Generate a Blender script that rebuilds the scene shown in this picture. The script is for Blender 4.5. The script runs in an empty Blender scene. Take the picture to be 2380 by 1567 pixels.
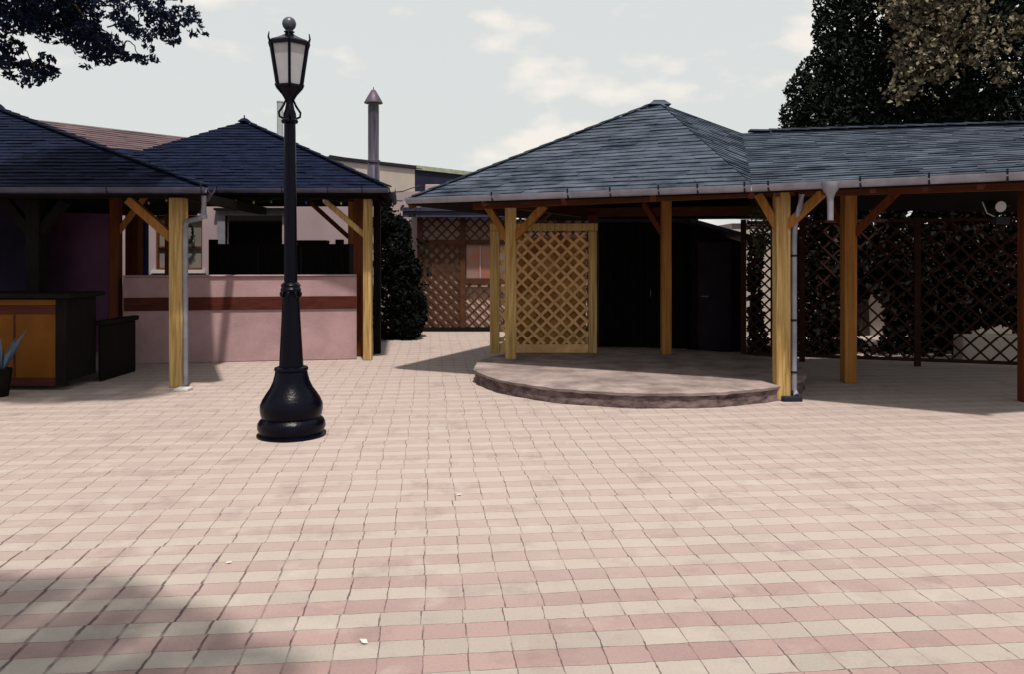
import bpy, math, random
from mathutils import Vector, Matrix
random.seed(7)
S = bpy.context.scene
COL = S.collection
R = math.radians

# ------------------------------------------------------------------ camera
cd = bpy.data.cameras.new('camera'); cam = bpy.data.objects.new('camera', cd); COL.objects.link(cam)
cam.location = (0, 0, 1.7); cam.rotation_euler = (R(90), 0, 0)
cd.sensor_width = 36; cd.lens = 1850 / 2380 * 36; cd.shift_y = -183.5 / 2380
cd.clip_end = 3000
S.camera = cam
# ------------------------------------------------------------------ sky + sun + exposure
SUN_EL = 67.0
SUN_AZ = math.atan2(0.27, -0.96)       # horizontal direction towards the sun (x, y)
w = bpy.data.worlds.new('World'); S.world = w; w.use_nodes = True
nt = w.node_tree; N = nt.nodes; L = nt.links; N.clear()
out = N.new('ShaderNodeOutputWorld'); bg = N.new('ShaderNodeBackground'); bg.inputs[1].default_value = 0.12
sky = N.new('ShaderNodeTexSky'); sky.sky_type = 'NISHITA'; sky.sun_disc = False
sky.sun_elevation = R(SUN_EL); sky.sun_rotation = R(164.3); sky.air_density = 1.0; sky.dust_density = 4.0
tc = N.new('ShaderNodeTexCoord'); mp = N.new('ShaderNodeMapping'); mp.inputs['Scale'].default_value = (1, 1, 2.2)
nz = N.new('ShaderNodeTexNoise'); nz.inputs['Scale'].default_value = 8.0; nz.inputs['Detail'].default_value = 6; nz.inputs['Roughness'].default_value = .48
mp.inputs['Location'].default_value = (3.1, 1.7, 0.25)
rp = N.new('ShaderNodeValToRGB'); rp.color_ramp.elements[0].position = .54; rp.color_ramp.elements[1].position = .66
veil = N.new('ShaderNodeMix'); veil.data_type = 'RGBA'; veil.inputs[0].default_value = .86
veil.inputs[7].default_value = (6.55, 6.7, 6.5, 1)          # bright thin overcast veil (divided by the 0.12 strength)
cl = N.new('ShaderNodeMix'); cl.data_type = 'RGBA'; cl.inputs[7].default_value = (7.6, 7.2, 6.7, 1)
L.new(tc.outputs['Generated'], mp.inputs[0]); L.new(mp.outputs[0], nz.inputs[0]); L.new(nz.outputs[0], rp.inputs[0])
L.new(sky.outputs[0], veil.inputs[6]); L.new(veil.outputs[2], cl.inputs[6]); L.new(rp.outputs[0], cl.inputs[0])
L.new(cl.outputs[2], bg.inputs[0]); L.new(bg.outputs[0], out.inputs[0])
sd = bpy.data.lights.new('sun', 'SUN'); sd.energy = 5.0; sd.angle = R(2.2); sd.color = (1, .93, .84)
so = bpy.data.objects.new('sun', sd); COL.objects.link(so)
ce = math.cos(R(SUN_EL)); tosun = Vector((.27 * ce, -.96 * ce, math.sin(R(SUN_EL)))).normalized()
so.rotation_euler = tosun.to_track_quat('Z', 'Y').to_euler(); so.location = (5, -10, 20)
S.view_settings.view_transform = 'Standard'; S.view_settings.look = 'None'
S.view_settings.exposure = 0; S.view_settings.gamma = 1
S.render.resolution_x = 1024; S.render.resolution_y = 675
S.render.engine = 'CYCLES'

# ------------------------------------------------------------------ helpers
def px(x, y, d):
    "point whose distance in front of the courtyard's south edge is d, read off the photograph"
    return Vector(((x - 1190) / 1850 * d, d, 1.7 - (y - 600) / 1850 * d))
def gx(x, d): return (x - 1190) / 1850 * d
def gz(y, d): return 1.7 - (y - 600) / 1850 * d
def lerp(a, b, t): return a + (b - a) * t

class MB:
    def __init__(s): s.v = []; s.f = []; s.sm = []
    def quad(s, a, b, c, d):
        i = len(s.v); s.v += [tuple(a), tuple(b), tuple(c), tuple(d)]; s.f.append((i, i+1, i+2, i+3))
    def tri(s, a, b, c):
        i = len(s.v); s.v += [tuple(a), tuple(b), tuple(c)]; s.f.append((i, i+1, i+2))
    def hexa(s, p):   # 8 corners: bottom 4 ccw, top 4 ccw
        i = len(s.v); s.v += [tuple(q) for q in p]
        for f in ((3,2,1,0),(4,5,6,7),(0,1,5,4),(1,2,6,5),(2,3,7,6),(3,0,4,7)): s.f.append(tuple(i+k for k in f))
    def box(s, x0, y0, z0, x1, y1, z1):
        s.hexa([(x0,y0,z0),(x1,y0,z0),(x1,y1,z0),(x0,y1,z0),(x0,y0,z1),(x1,y0,z1),(x1,y1,z1),(x0,y1,z1)])
    def beam(s, p, q, w, h, up=(0,0,1), w2=None):
        p = Vector(p); q = Vector(q); d = (q-p).normalized(); up = Vector(up)
        if abs(d.dot(up)) > .99: up = Vector((0,1,0))
        r = d.cross(up).normalized(); u = r.cross(d).normalized(); w2 = w2 or w
        c = []
        for e, ww in ((p, w), (q, w2)):
            c += [e - r*ww/2 - u*h/2, e + r*ww/2 - u*h/2, e + r*ww/2 + u*h/2, e - r*ww/2 + u*h/2]
        s.hexa(c)
    def slab(s, a, b, z0, z1, t):      # upright wall from a to b (xy), thickness t to the back-left normal
        a = Vector((a[0], a[1])); b = Vector((b[0], b[1])); d = (b-a).normalized(); n = Vector((-d.y, d.x)) * t
        P = [a, b, b+n, a+n]
        s.hexa([(p.x, p.y, z0) for p in P] + [(p.x, p.y, z1) for p in P])
    def lathe(s, c, prof, n=32, rot=0):
        i = len(s.v); c = Vector(c)
        for (r, z) in prof:
            for k in range(n):
                a = rot + 2*math.pi*k/n; s.v.append((c.x + r*math.cos(a), c.y + r*math.sin(a), c.z + z))
        m = len(prof)
        for j in range(m-1):
            for k in range(n):
                s.f.append((i+j*n+k, i+j*n+(k+1) % n, i+(j+1)*n+(k+1) % n, i+(j+1)*n+k))
        s.f.append(tuple(i+k for k in range(n))[::-1]); s.f.append(tuple(i+(m-1)*n+k for k in range(n)))
    def tube(s, pts, r, n=8, r2=None):
        pts = [Vector(p) for p in pts]; i = len(s.v); m = len(pts)
        prev = None
        for j, p in enumerate(pts):
            d = (pts[min(j+1, m-1)] - pts[max(j-1, 0)]).normalized()
            ref = Vector((0,0,1)) if abs(d.z) < .9 else Vector((1,0,0))
            a = d.cross(ref).normalized()
            if prev is not None and a.dot(prev) < 0: a = -a
            prev = a
            b = d.cross(a); rr = r if r2 is None else lerp(r, r2, j/(m-1))
            for k in range(n):
                t = 2*math.pi*k/n; s.v.append(tuple(p + (a*math.cos(t) + b*math.sin(t))*rr))
        for j in range(m-1):
            for k in range(n): s.f.append((i+j*n+k, i+j*n+(k+1) % n, i+(j+1)*n+(k+1) % n, i+(j+1)*n+k))
        s.f.append(tuple(i+k for k in range(n))[::-1]); s.f.append(tuple(i+(m-1)*n+k for k in range(n)))
    def ball(s, c, r, n=12, sq=1):
        s.lathe(c, [(max(r*math.sin(math.pi*j/n), .0004), -r*sq*math.cos(math.pi*j/n)) for j in range(n+1)], 2*n)
    def leaf(s, c, size, asp=.5):
        a = Vector((random.gauss(0,1), random.gauss(0,1), random.gauss(0,1))).normalized()
        b = a.cross(Vector((random.gauss(0,1), random.gauss(0,1), random.gauss(0,1)))).normalized()
        sz = size*random.uniform(.6, 1.3); n = a.cross(b)*sz*.12
        i = len(s.v)
        s.v += [tuple(c - a*sz*.5), tuple(c + b*sz*asp*.5 + n), tuple(c + a*sz*.5), tuple(c - b*sz*asp*.5 + n)]
        s.f.append((i, i+1, i+2, i+3))
    def build(s, name, mat, parent=None, smooth=False, bevel=0):
        me = bpy.data.meshes.new(name)
        if parent is not None:
            o_ = parent.matrix_world.translation if False else Vector(WORLD.get(parent.name, (0,0,0)))
            vs = [(v[0]-o_.x, v[1]-o_.y, v[2]-o_.z) for v in s.v]
        else: vs = s.v
        me.from_pydata(vs, [], s.f); me.materials.append(mat)
        if smooth:
            me.polygons.foreach_set('use_smooth', [True]*len(me.polygons))
        me.update()
        o = bpy.data.objects.new(name, me); COL.objects.link(o)
        if parent is not None:
            o.parent = parent; WORLD[o.name] = tuple(WORLD.get(parent.name, (0,0,0)))
        if smooth and me.polygons:
            try: me.set_sharp_from_angle(angle=R(38))
            except Exception: pass
        if bevel:
            b = o.modifiers.new('bevel', 'BEVEL'); b.width = bevel; b.segments = 2; b.limit_method = 'ANGLE'
        return o
WORLD = {}
def thing(name, label, cat, loc, group=None):
    o = bpy.data.objects.new(name, None); COL.objects.link(o); o.location = loc; o.empty_display_size = .2
    o['label'] = label; o['category'] = cat
    if group: o['group'] = group
    WORLD[o.name] = tuple(loc); return o
def tag(o, label, cat, group=None):
    o['label'] = label; o['category'] = cat
    if group: o['group'] = group
    return o

# ------------------------------------------------------------------ materials
def mat(name, c, rough=.8, var=.25, scale=6, bump=.2, bscale=40, stretch=None, spec=.1, metal=0, c2=None, coat=0):
    m = bpy.data.materials.new(name); m.use_nodes = True; t = m.node_tree; n = t.nodes; l = t.links
    b = n['Principled BSDF']; b.inputs['Roughness'].default_value = rough
    b.inputs['Specular IOR Level'].default_value = spec; b.inputs['Metallic'].default_value = metal
    b.inputs['Coat Weight'].default_value = coat
    co = n.new('ShaderNodeTexCoord'); mp = n.new('ShaderNodeMapping'); mp.inputs['Scale'].default_value = stretch or (1,1,1)
    l.new(co.outputs['Object'], mp.inputs[0])
    z = n.new('ShaderNodeTexNoise'); z.inputs['Scale'].default_value = scale; z.inputs['Detail'].default_value = 6; z.inputs['Roughness'].default_value = .6
    l.new(mp.outputs[0], z.inputs[0])
    r = n.new('ShaderNodeValToRGB'); r.color_ramp.elements[0].position = .3; r.color_ramp.elements[1].position = .7
    c = [x*.8 for x in c]; c2 = c2 and [x*.8 for x in c2]
    lo = [x*(1-var) for x in c]; hi = [min(x*(1+var), .95) for x in c] if c2 is None else list(c2)
    r.color_ramp.elements[0].color = (*lo, 1); r.color_ramp.elements[1].color = (*hi, 1)
    l.new(z.outputs[0], r.inputs[0]); l.new(r.outputs[0], b.inputs['Base Color'])
    if bump:
        z2 = n.new('ShaderNodeTexNoise'); z2.inputs['Scale'].default_value = bscale; z2.inputs['Detail'].default_value = 5
        l.new(mp.outputs[0], z2.inputs[0])
        bp = n.new('ShaderNodeBump'); bp.inputs['Strength'].default_value = bump; bp.inputs['Distance'].default_value = .01
        l.new(z2.outputs[0], bp.inputs['Height']); l.new(bp.outputs[0], b.inputs['Normal'])
    return m
def leafmat(name, c, c2, trans=.25):
    m = bpy.data.materials.new(name); m.use_nodes = True; t = m.node_tree; n = t.nodes; l = t.links
    b = n['Principled BSDF']; b.inputs['Roughness'].default_value = .75; b.inputs['Specular IOR Level'].default_value = .08
    g = n.new('ShaderNodeNewGeometry'); r = n.new('ShaderNodeValToRGB')
    r.color_ramp.elements[0].color = (*c, 1); r.color_ramp.elements[1].color = (*c2, 1)
    l.new(g.outputs['Random Per Island'], r.inputs[0]); l.new(r.outputs[0], b.inputs['Base Color'])
    return m

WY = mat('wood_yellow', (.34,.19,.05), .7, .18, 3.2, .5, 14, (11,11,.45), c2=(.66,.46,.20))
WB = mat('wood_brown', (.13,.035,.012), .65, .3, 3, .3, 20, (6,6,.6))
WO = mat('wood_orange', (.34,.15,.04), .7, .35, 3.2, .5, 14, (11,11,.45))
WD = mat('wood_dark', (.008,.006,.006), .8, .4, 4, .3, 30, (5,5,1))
WBH = mat('beam_wood', (.09,.03,.014), .7, .3, 3, .3, 20, (1,1,6))
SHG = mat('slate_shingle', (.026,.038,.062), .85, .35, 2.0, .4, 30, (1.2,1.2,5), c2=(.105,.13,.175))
SHN = mat('navy_shade_shingle', (.002,.004,.016), .9, .35, 3.2, .4, 30, (1.2,1.2,9), c2=(.010,.017,.05))  # darkened copy of the slate shingle, left roofs' shade put into the colour
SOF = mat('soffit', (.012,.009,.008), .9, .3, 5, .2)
GUTD = mat('dark_gutter_metal', (.06,.06,.11), .5, .25, 5, .1, 20, spec=.4)
GUT = mat('gutter_metal', (.27,.27,.33), .45, .25, 5, .1, 20, spec=.5, metal=.3)
BLK = mat('dark_iron', (.0012,.0012,.006), .28, .3, 9, .25, 50, spec=.12, coat=.0)
BKT = mat('bracket_iron', (.02,.02,.03), .5)
GLS = mat('milk_glass', (.42,.42,.46), .35, .1, 5, 0, spec=.5)
PNK = mat('pink_render', (.41,.265,.275), .9, .16, 2.2, .4, 35)
PKW = mat('pale_render', (.40,.31,.33), .9, .1, 1.2, .25, 60)
MAU = mat('mauve_shade_render', (.18,.08,.16), .9, .3, 1.2, .25, 60)  # purple shade put into the wall colour
DBL = mat('dark_blue_render', (.022,.018,.04), .9, .3, 1.2, .25, 60)
TAN = mat('tan_render', (.50,.44,.39), .9, .12, .8, .25, 40)
BRF = mat('brown_tile', (.125,.085,.095), .85, .3, 1.5, .4, 30, (1,1,8))
NVY = mat('navy_cladding', (.018,.02,.04), .7, .3, 2, .2)
BND = mat('redbrown_board', (.075,.018,.013), .6, .35, 3, .2, 30, (.6,6,6))
LTF = mat('fence_brown', (.034,.014,.010), .85, .3, 6, .2)
LTB = mat('lattice_brown', (.085,.036,.02), .8, .3, 6, .2)
LTY = mat('lattice_tan', (.66,.40,.19), .8, .25, 5, .2)
ORB = mat('orange_board', (.30,.125,.035), .8, .35, 2.5, .2, c2=(.66,.36,.12))  # dappled sun put into the colour, on this board and the tan lattice
BUF = mat('buff_board', (.56,.40,.34), .85, .25, 2, .2)
ORP = mat('orange_panel', (.17,.06,.006), .5, .2, 1.8, .1)
PURP = mat('plum_door', (.022,.013,.024), .6, .3, 3, .2)
BLU = mat('blue_pipe', (.02,.035,.11), .4)
HUTR = mat('hut_roof_felt', (.045,.045,.075), .7, .35, 2.5, .3, 30, (1,6,6))
WHT = mat('white_paint', (.62,.60,.58), .7, .08, 3, .1)
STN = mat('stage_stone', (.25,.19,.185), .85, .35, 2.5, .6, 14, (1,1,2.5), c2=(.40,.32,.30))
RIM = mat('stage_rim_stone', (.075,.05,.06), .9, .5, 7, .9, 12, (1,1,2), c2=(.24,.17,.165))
FLU = mat('flue_metal', (.012,.01,.03), .35, .4, 2.2, .1, 8, (12,12,.4), spec=.3, metal=.0, c2=(.12,.10,.14))
FLC = mat('flue_cap', (.11,.09,.12), .5, .25, 3, .1, metal=.3)
GRY = mat('grey_pipe', (.42,.44,.46), .5, .15, 4, .1)
SOIL = mat('bare_ground', (.13,.105,.09), .95, .3, 2, .5, 20)
BARK = mat('bark', (.045,.035,.028), .9, .4, 6, .8, 30, (3,3,.6))
WIN = mat('window_pane', (.21,.19,.17), .25, .15, 3, 0, spec=.5)
WGL = mat('pane_reflection_tint', (.30,.23,.235), .2, .1, 2, 0, spec=.5, c2=(.34,.10,.04))  # orange reflection put into the pane colour
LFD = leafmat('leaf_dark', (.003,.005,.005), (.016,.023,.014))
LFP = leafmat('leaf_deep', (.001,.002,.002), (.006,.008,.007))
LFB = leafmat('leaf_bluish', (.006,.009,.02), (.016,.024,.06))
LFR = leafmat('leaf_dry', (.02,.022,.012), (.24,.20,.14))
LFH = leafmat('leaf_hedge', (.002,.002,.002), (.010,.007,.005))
LFV = leafmat('leaf_vine', (.01,.015,.01), (.05,.05,.02))
LAG = leafmat('leaf_grey', (.02,.04,.07), (.10,.13,.18))

# ------------------------------------------------------------------ ground
m = MB(); m.quad((-900,-300,-.012),(900,-300,-.012),(900,1500,-.012),(-900,1500,-.012))
g = m.build('ground', SOIL); g['kind'] = 'structure'

def paving_material():
    m = bpy.data.materials.new('courtyard_pavers'); m.use_nodes = True; t = m.node_tree; n = t.nodes; l = t.links
    b = n['Principled BSDF']; b.inputs['Roughness'].default_value = .82; b.inputs['Specular IOR Level'].default_value = .25
    def M(op, a, c=None, d=None):
        q = n.new('ShaderNodeMath'); q.operation = op
        for i, x in enumerate((a, c, d)):
            if x is None: continue
            if isinstance(x, (int, float)): q.inputs[i].default_value = x
            else: l.new(x, q.inputs[i])
        return q.outputs[0]
    def noise(scale, detail=4, vec=None, out=0, rough=.55):
        q = n.new('ShaderNodeTexNoise'); q.inputs['Scale'].default_value = scale; q.inputs['Detail'].default_value = detail; q.inputs['Roughness'].default_value = rough
        l.new(vec or co.outputs['Object'], q.inputs[0]); return q.outputs[out]
    def mix(f, a, c, blend='MIX'):
        q = n.new('ShaderNodeMix'); q.data_type = 'RGBA'; q.blend_type = blend
        for i, x in ((0, f), (6, a), (7, c)):
            if isinstance(x, tuple): q.inputs[i].default_value = (*x, 1) if len(x) == 3 else x
            elif isinstance(x, (int, float)): q.inputs[i].default_value = x
            else: l.new(x, q.inputs[i])
        return q.outputs[2]
    def ramp(f, a, c):
        q = n.new('ShaderNodeMapRange'); q.interpolation_type = 'SMOOTHSTEP'
        q.inputs[1].default_value = a; q.inputs[2].default_value = c; l.new(f, q.inputs[0]); return q.outputs[0]
    co = n.new('ShaderNodeTexCoord'); sp = n.new('ShaderNodeSeparateXYZ'); l.new(co.outputs['Object'], sp.inputs[0])
    X, Y = sp.outputs[0], sp.outputs[1]
    wob = M('MULTIPLY', M('SUBTRACT', noise(1.1, 2), .5), .03); wob2 = M('MULTIPLY', M('SUBTRACT', noise(11, 6, rough=.75), .5), .022)
    wob3 = M('MULTIPLY', M('SUBTRACT', noise(1.4, 2, out=0), .5), -.04)
    u = M('ADD', M('ADD', M('MULTIPLY', X, .995), M('MULTIPLY', Y, .0995)), M('ADD', wob, wob2))
    v = M('ADD', M('SUBTRACT', M('MULTIPLY', Y, .995), M('MULTIPLY', X, .0995)), M('ADD', wob3, wob2))
    vr = M('SUBTRACT', M('DIVIDE', v, .1447), .63); row = M('FLOOR', vr); fv = M('FRACT', vr)
    wn = n.new('ShaderNodeTexWhiteNoise'); wn.noise_dimensions = '1D'; l.new(row, wn.inputs[1])
    off = M('MULTIPLY', M('SUBTRACT', wn.outputs[0], .5), .15)
    ur = M('ADD', M('DIVIDE', M('ADD', u, .043), .193), off); colm = M('FLOOR', ur); fu = M('FRACT', ur)
    pink = M('SUBTRACT', 1.0, M('FLOORED_MODULO', row, 2.0))
    cv = n.new('ShaderNodeCombineXYZ'); l.new(colm, cv.inputs[0]); l.new(row, cv.inputs[1])
    w2 = n.new('ShaderNodeTexWhiteNoise'); w2.noise_dimensions = '2D'; l.new(cv.outputs[0], w2.inputs[0])
    rnd = w2.outputs[0]
    du = M('MULTIPLY', M('MINIMUM', fu, M('SUBTRACT', 1.0, fu)), .193)
    dv = M('MULTIPLY', M('MINIMUM', fv, M('SUBTRACT', 1.0, fv)), .1447)
    jn = noise(9, 5, rough=.7); jw = M('MULTIPLY', ramp(jn, .45, .72), .0065)
    left = M('MULTIPLY', ramp(M('MULTIPLY', X, -1.0), .4, 2.4), ramp(M('MULTIPLY', Y, -1.0), -5.5, -3.6))   # opened, dirt-filled joints there
    ju = M('SUBTRACT', 1.0, ramp2(n, l, du, M('ADD', .0009, M('MULTIPLY', left, .004)), M('ADD', M('ADD', .0030, jw), M('MULTIPLY', left, .010))))
    jv = M('SUBTRACT', 1.0, ramp2(n, l, dv, .0004, M('ADD', .0019, M('MULTIPLY', jw, .5))))
    brk = M('ADD', .35, M('MULTIPLY', ramp(noise(5.5, 4), .38, .58), .65)); ju = M('MULTIPLY', ju, brk)
    joint = M('MAXIMUM', M('MULTIPLY', ju, .85), M('MULTIPLY', jv, .75))
    far_fade = ramp(M('ADD', Y, M('MULTIPLY', M('SUBTRACT', noise(.6, 3), .5), 2.4)), 2.9, 5.6)   # row colours fade together further into the yard
    cream = mix(rnd, (.30,.272,.235), (.385,.345,.30))
    pk = mix(rnd, (.25,.148,.142), (.34,.215,.20))
    stripe = mix(pink, cream, pk)
    faded = mix(pink, (.455,.375,.335), (.405,.318,.286))
    base = mix(M('MULTIPLY', far_fade, .92), stripe, faded)
    patch = noise(.45, 5)
    base = mix(M('MULTIPLY', ramp(patch, .45, .75), .45), base, (.36,.265,.25))
    fine = noise(70, 3); base = mix(.22, base, mix(fine, (.2,.15,.14), (.62,.55,.5)))
    spots = noise(14, 6, rough=.75); base = mix(M('MULTIPLY', ramp(spots, .66, .76), .5), base, (.16,.11,.105))
    stain = noise(2.3, 7, rough=.7); base = mix(M('MULTIPLY', ramp(stain, .50, .70), .38), base, (.20,.135,.13))
    pale = noise(3.1, 5); base = mix(M('MULTIPLY', ramp(pale, .55, .75), .35), base, (.52,.47,.43))
    base = mix(1.0, base, (.83,.83,.84), 'MULTIPLY')
    base = mix(joint, base, (.045,.022,.026))
    l.new(base, b.inputs['Base Color'])
    h = M('ADD', M('SUBTRACT', 1.0, joint), M('ADD', M('MULTIPLY', fine, .12), M('MULTIPLY', rnd, .25)))
    bp = n.new('ShaderNodeBump'); bp.inputs['Strength'].default_value = .55; bp.inputs['Distance'].default_value = .006
    l.new(h, bp.inputs['Height']); l.new(bp.outputs[0], b.inputs['Normal'])
    return m
def ramp2(n, l, f, a, c):
    q = n.new('ShaderNodeMapRange'); q.interpolation_type = 'SMOOTHSTEP'
    l.new(f, q.inputs[0])
    for i, x in ((1, a), (2, c)):
        if isinstance(x, (int, float)): q.inputs[i].default_value = x
        else: l.new(x, q.inputs[i])
    return q.outputs[0]
PAV = paving_material()
m = MB(); m.quad((-16,-6,0),(14,-6,0),(14,26,0),(-16,26,0))
g = m.build('paving', PAV); g['kind'] = 'structure'

# ------------------------------------------------------------------ roof tools
def shingles(mb, a, b, c, d, n, seg=.28):
    "a,b = lower edge left/right, d,c = upper edge left/right (as seen from outside)"
    a, b, c, d = map(Vector, (a, b, c, d))
    nrm = (b-a if (b-a).length > .01 else c-d).cross(d-a).normalized()
    if nrm.z < 0: nrm = -nrm
    for i in range(n):
        t0 = i/n; t1 = min((i+1.25)/n, 1.0)
        L0, R0, L1, R1 = lerp(a,d,t0), lerp(b,c,t0), lerp(a,d,t1), lerp(b,c,t1)
        k = max(1, int(max((R0-L0).length, (R1-L1).length)/seg))
        cut = [0]+[(j+random.uniform(-.25,.25))/k for j in range(1,k)]+[1]
        for j in range(k):
            s0, s1 = cut[j], cut[j+1]
            up = nrm*random.uniform(.014,.026); dn = (L0-L1).normalized()*random.uniform(0,.014) if i else Vector((0,0,0))
            p0, p1 = lerp(L0,R0,s0), lerp(L0,R0,s1); p2, p3 = lerp(L1,R1,s1), lerp(L1,R1,s0)
            mb.quad(p0+up+dn, p1+up+dn, p2+nrm*.003, p3+nrm*.003)
            mb.quad(p0-nrm*.002+dn, p1-nrm*.002+dn, p1+up+dn, p0+up+dn)
def soffit(mb, polys, drop=.10):
    for P in polys:
        P = [Vector(p) for p in P]
        if len(P) == 3: P.append(P[2])
        g = 8 if (P[2]-P[3]).length > .01 else 1
        top = .05
        for off, flip in ((top, False), (drop, True)):
            o = Vector((0,0,-off))
            for a in range(g):
                for b in range(g):
                    f = lambda u, v: lerp(lerp(P[0],P[1],u), lerp(P[3],P[2],u), v)+o
                    q = [f(a/g,b/g), f((a+1)/g,b/g), f((a+1)/g,(b+1)/g), f(a/g,(b+1)/g)]
                    if flip: q = q[::-1]
                    if (q[2]-q[3]).length < .001: mb.tri(q[0],q[1],q[2])
                    elif (q[0]-q[1]).length < .001: mb.tri(q[1],q[2],q[3])
                    else: mb.quad(*q)
        for e in range(4):
            a, b = P[e], P[(e+1) % 4]
            if (a-b).length > .01: mb.quad(a+Vector((0,0,-drop)), b+Vector((0,0,-drop)), b+Vector((0,0,-top)), a+Vector((0,0,-top)))
def ridgecap(mb, p, q, w=.16):
    p = Vector(p); q = Vector(q); n = max(2, int((q-p).length/.25))
    for i in range(n):
        a, b = lerp(p,q,i/n), lerp(p,q,(i+1.15)/n if i < n-1 else 1)
        mb.beam(a+Vector((0,0,.035)), b+Vector((0,0,.022)), w, .02)
def gutter(parent, p, q, name='gutter', ticks=(), r=.065, mt=None):
    p = Vector(p); q = Vector(q); d = (q-p).normalized(); s = Vector((d.y, -d.x, 0)).normalized()
    m = MB(); n = 8
    ring = []
    for e in (p, q):
        ring.append([e + s*(-math.cos(math.pi*k/n)*r*.8 + r*.8) + Vector((0,0,-math.sin(math.pi*k/n)*r*1.25)) for k in range(n+1)])
        ring[-1] += [v + (Vector((0,0,.0)) + (e + s*r*.8 - v).normalized()*.006) for v in reversed(ring[-1])]
    k = len(ring[0]); i = len(m.v); m.v += [tuple(v) for rr in ring for v in rr]
    for j in range(k): m.f.append((i+j, i+(j+1) % k, i+k+(j+1) % k, i+k+j))
    m.f.append(tuple(i+j for j in range(k))[::-1]); m.f.append(tuple(i+k+j for j in range(k)))
    g = m.build(name, mt or GUT, parent, smooth=True)
    for t in ticks:
        m = MB(); c = lerp(p,q,t)
        m.beam(c + s*(r*1.6+.006) + Vector((0,0,.035)), c + s*(r*1.25) + Vector((0,0,-r*1.15)), .02, .012, up=s)
        m.beam(c + s*(r*1.25) + Vector((0,0,-r*1.15)), c + s*.01 + Vector((0,0,-r*1.3)), .02, .012)
        m.build('gutter_bracket', BKT, g)
    return g
def post(parent, x, y, z0, z1, w, mt, braces=(), bm=None, name='post'):
    m = MB(); m.box(x-w/2, y-w/2, z0, x+w/2, y+w/2, z1); p = m.build(name, mt, parent, bevel=.012)
    for (dx, dy, zlo) in braces:
        m = MB(); a = Vector((x+dx*.06, y+dy*.06, zlo)); b = Vector((x+dx, y+dy, z1-.02)); bw = w*.62
        m.beam(a, b, bw, bw); m.build('brace', bm or mt, p, bevel=.01)
    return p

# ------------------------------------------------------------------ RIGHT PAVILION over the round stage
EH = 2.55
P0 = px(950, 460, 11.23); P0.z = EH
P1 = px(1748, 430, 9.22); P1.z = EH
APX = px(1530, 238, 12.2)
P2 = px(2520, 395, 7.6); P2.z = EH
R0 = px(1724, 309, 11.05); R1 = px(2560, 283, 10.55)
BL = Vector((.55, 15.7, EH)); BR = Vector((5.0, 15.0, EH)); MR = Vector((5.1, 12.3, EH))
pav = thing('pavilion', 'open timber pavilion with a tall blue-grey shingled roof standing over the round stage', 'pavilion', (1.73, 11.19, 0))
m = MB()
shingles(m, P0, P1, APX, APX, 26); shingles(m, BL, P0, APX, APX, 20)
shingles(m, P1, P1, R0, APX, 26); shingles(m, BR, BL, APX, APX, 20); shingles(m, MR, BR, APX, APX, 20)
shingles(m, MR, MR, APX, R0, 12)
roof = m.build('roof', SHG, pav)
m = MB(); ridgecap(m, P0+Vector((.05,-.02,0)), APX, .13); ridgecap(m, lerp(P1,APX,.9), APX, .04)
m.hexa([(APX.x-.17,APX.y-.17,APX.z-.05),(APX.x+.17,APX.y-.17,APX.z-.05),(APX.x+.17,APX.y+.17,APX.z-.05),(APX.x-.17,APX.y+.17,APX.z-.05),(APX.x-.08,APX.y-.08,APX.z+.03),(APX.x+.08,APX.y-.08,APX.z+.03),(APX.x+.08,APX.y+.08,APX.z+.03),(APX.x-.08,APX.y+.08,APX.z+.03)]); m.build('ridge_cap', SHG, roof)
m = MB(); soffit(m, [[P0,P1,APX],[BL,P0,APX],[P1,R0,APX],[BR,BL,APX],[MR,BR,APX],[R0,MR,APX]]); m.build('soffit', SOF, pav)
gutter(pav, P0, P1, ticks=(.29,.52,.64,.77,.87,.985))
g2 = gutter(pav, BL, P0)
PH = 2.5
cX, cY = gx(1187, 11.9), 11.9; dX, dY = gx(1816, 9.53), 9.53; fX, fY = gx(1548, 12.45), 12.45
fd = (Vector((dX,dY,0))-Vector((cX,cY,0))).normalized()
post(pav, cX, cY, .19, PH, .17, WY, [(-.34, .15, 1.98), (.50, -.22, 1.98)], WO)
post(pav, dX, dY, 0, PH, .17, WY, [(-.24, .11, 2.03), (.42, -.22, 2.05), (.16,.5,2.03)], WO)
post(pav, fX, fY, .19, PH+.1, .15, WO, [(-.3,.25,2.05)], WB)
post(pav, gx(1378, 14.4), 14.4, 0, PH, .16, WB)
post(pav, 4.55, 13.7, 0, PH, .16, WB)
m = MB()
m.beam((cX-.55,cY+.26,PH+.02),(dX+.15,dY-.07,PH+.02),.12,.14); b1 = m.build('eave_beam', WBH, pav, bevel=.006)
m = MB(); m.beam((cX,cY,PH+.03),(1.3,14.5,PH+.03),.12,.16); m.build('eave_beam', WBH, pav)
m = MB(); m.beam((1.3,14.45,PH+.03),(4.55,13.75,PH+.03),.12,.16); m.build('eave_beam', WBH, pav)
m = MB(); m.beam((dX,dY,PH+.03),(4.55,13.7,PH+.03),.12,.16); m.build('eave_beam', WBH, pav)
# rafters seen from below
for (e, q) in ((P0,.9),(P1,.9),(lerp(P0,P1,.25),.95),(lerp(P0,P1,.5),.95),(lerp(P0,P1,.75),.95),(lerp(BL,BR,.5),.95),(BL,.95),(BR,.95)):
    m = MB(); m.beam(e+Vector((0,0,-.11)), lerp(e,APX,q)+Vector((0,0,-.11)), .07, .1); m.build('rafter', WBH, pav)
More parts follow.
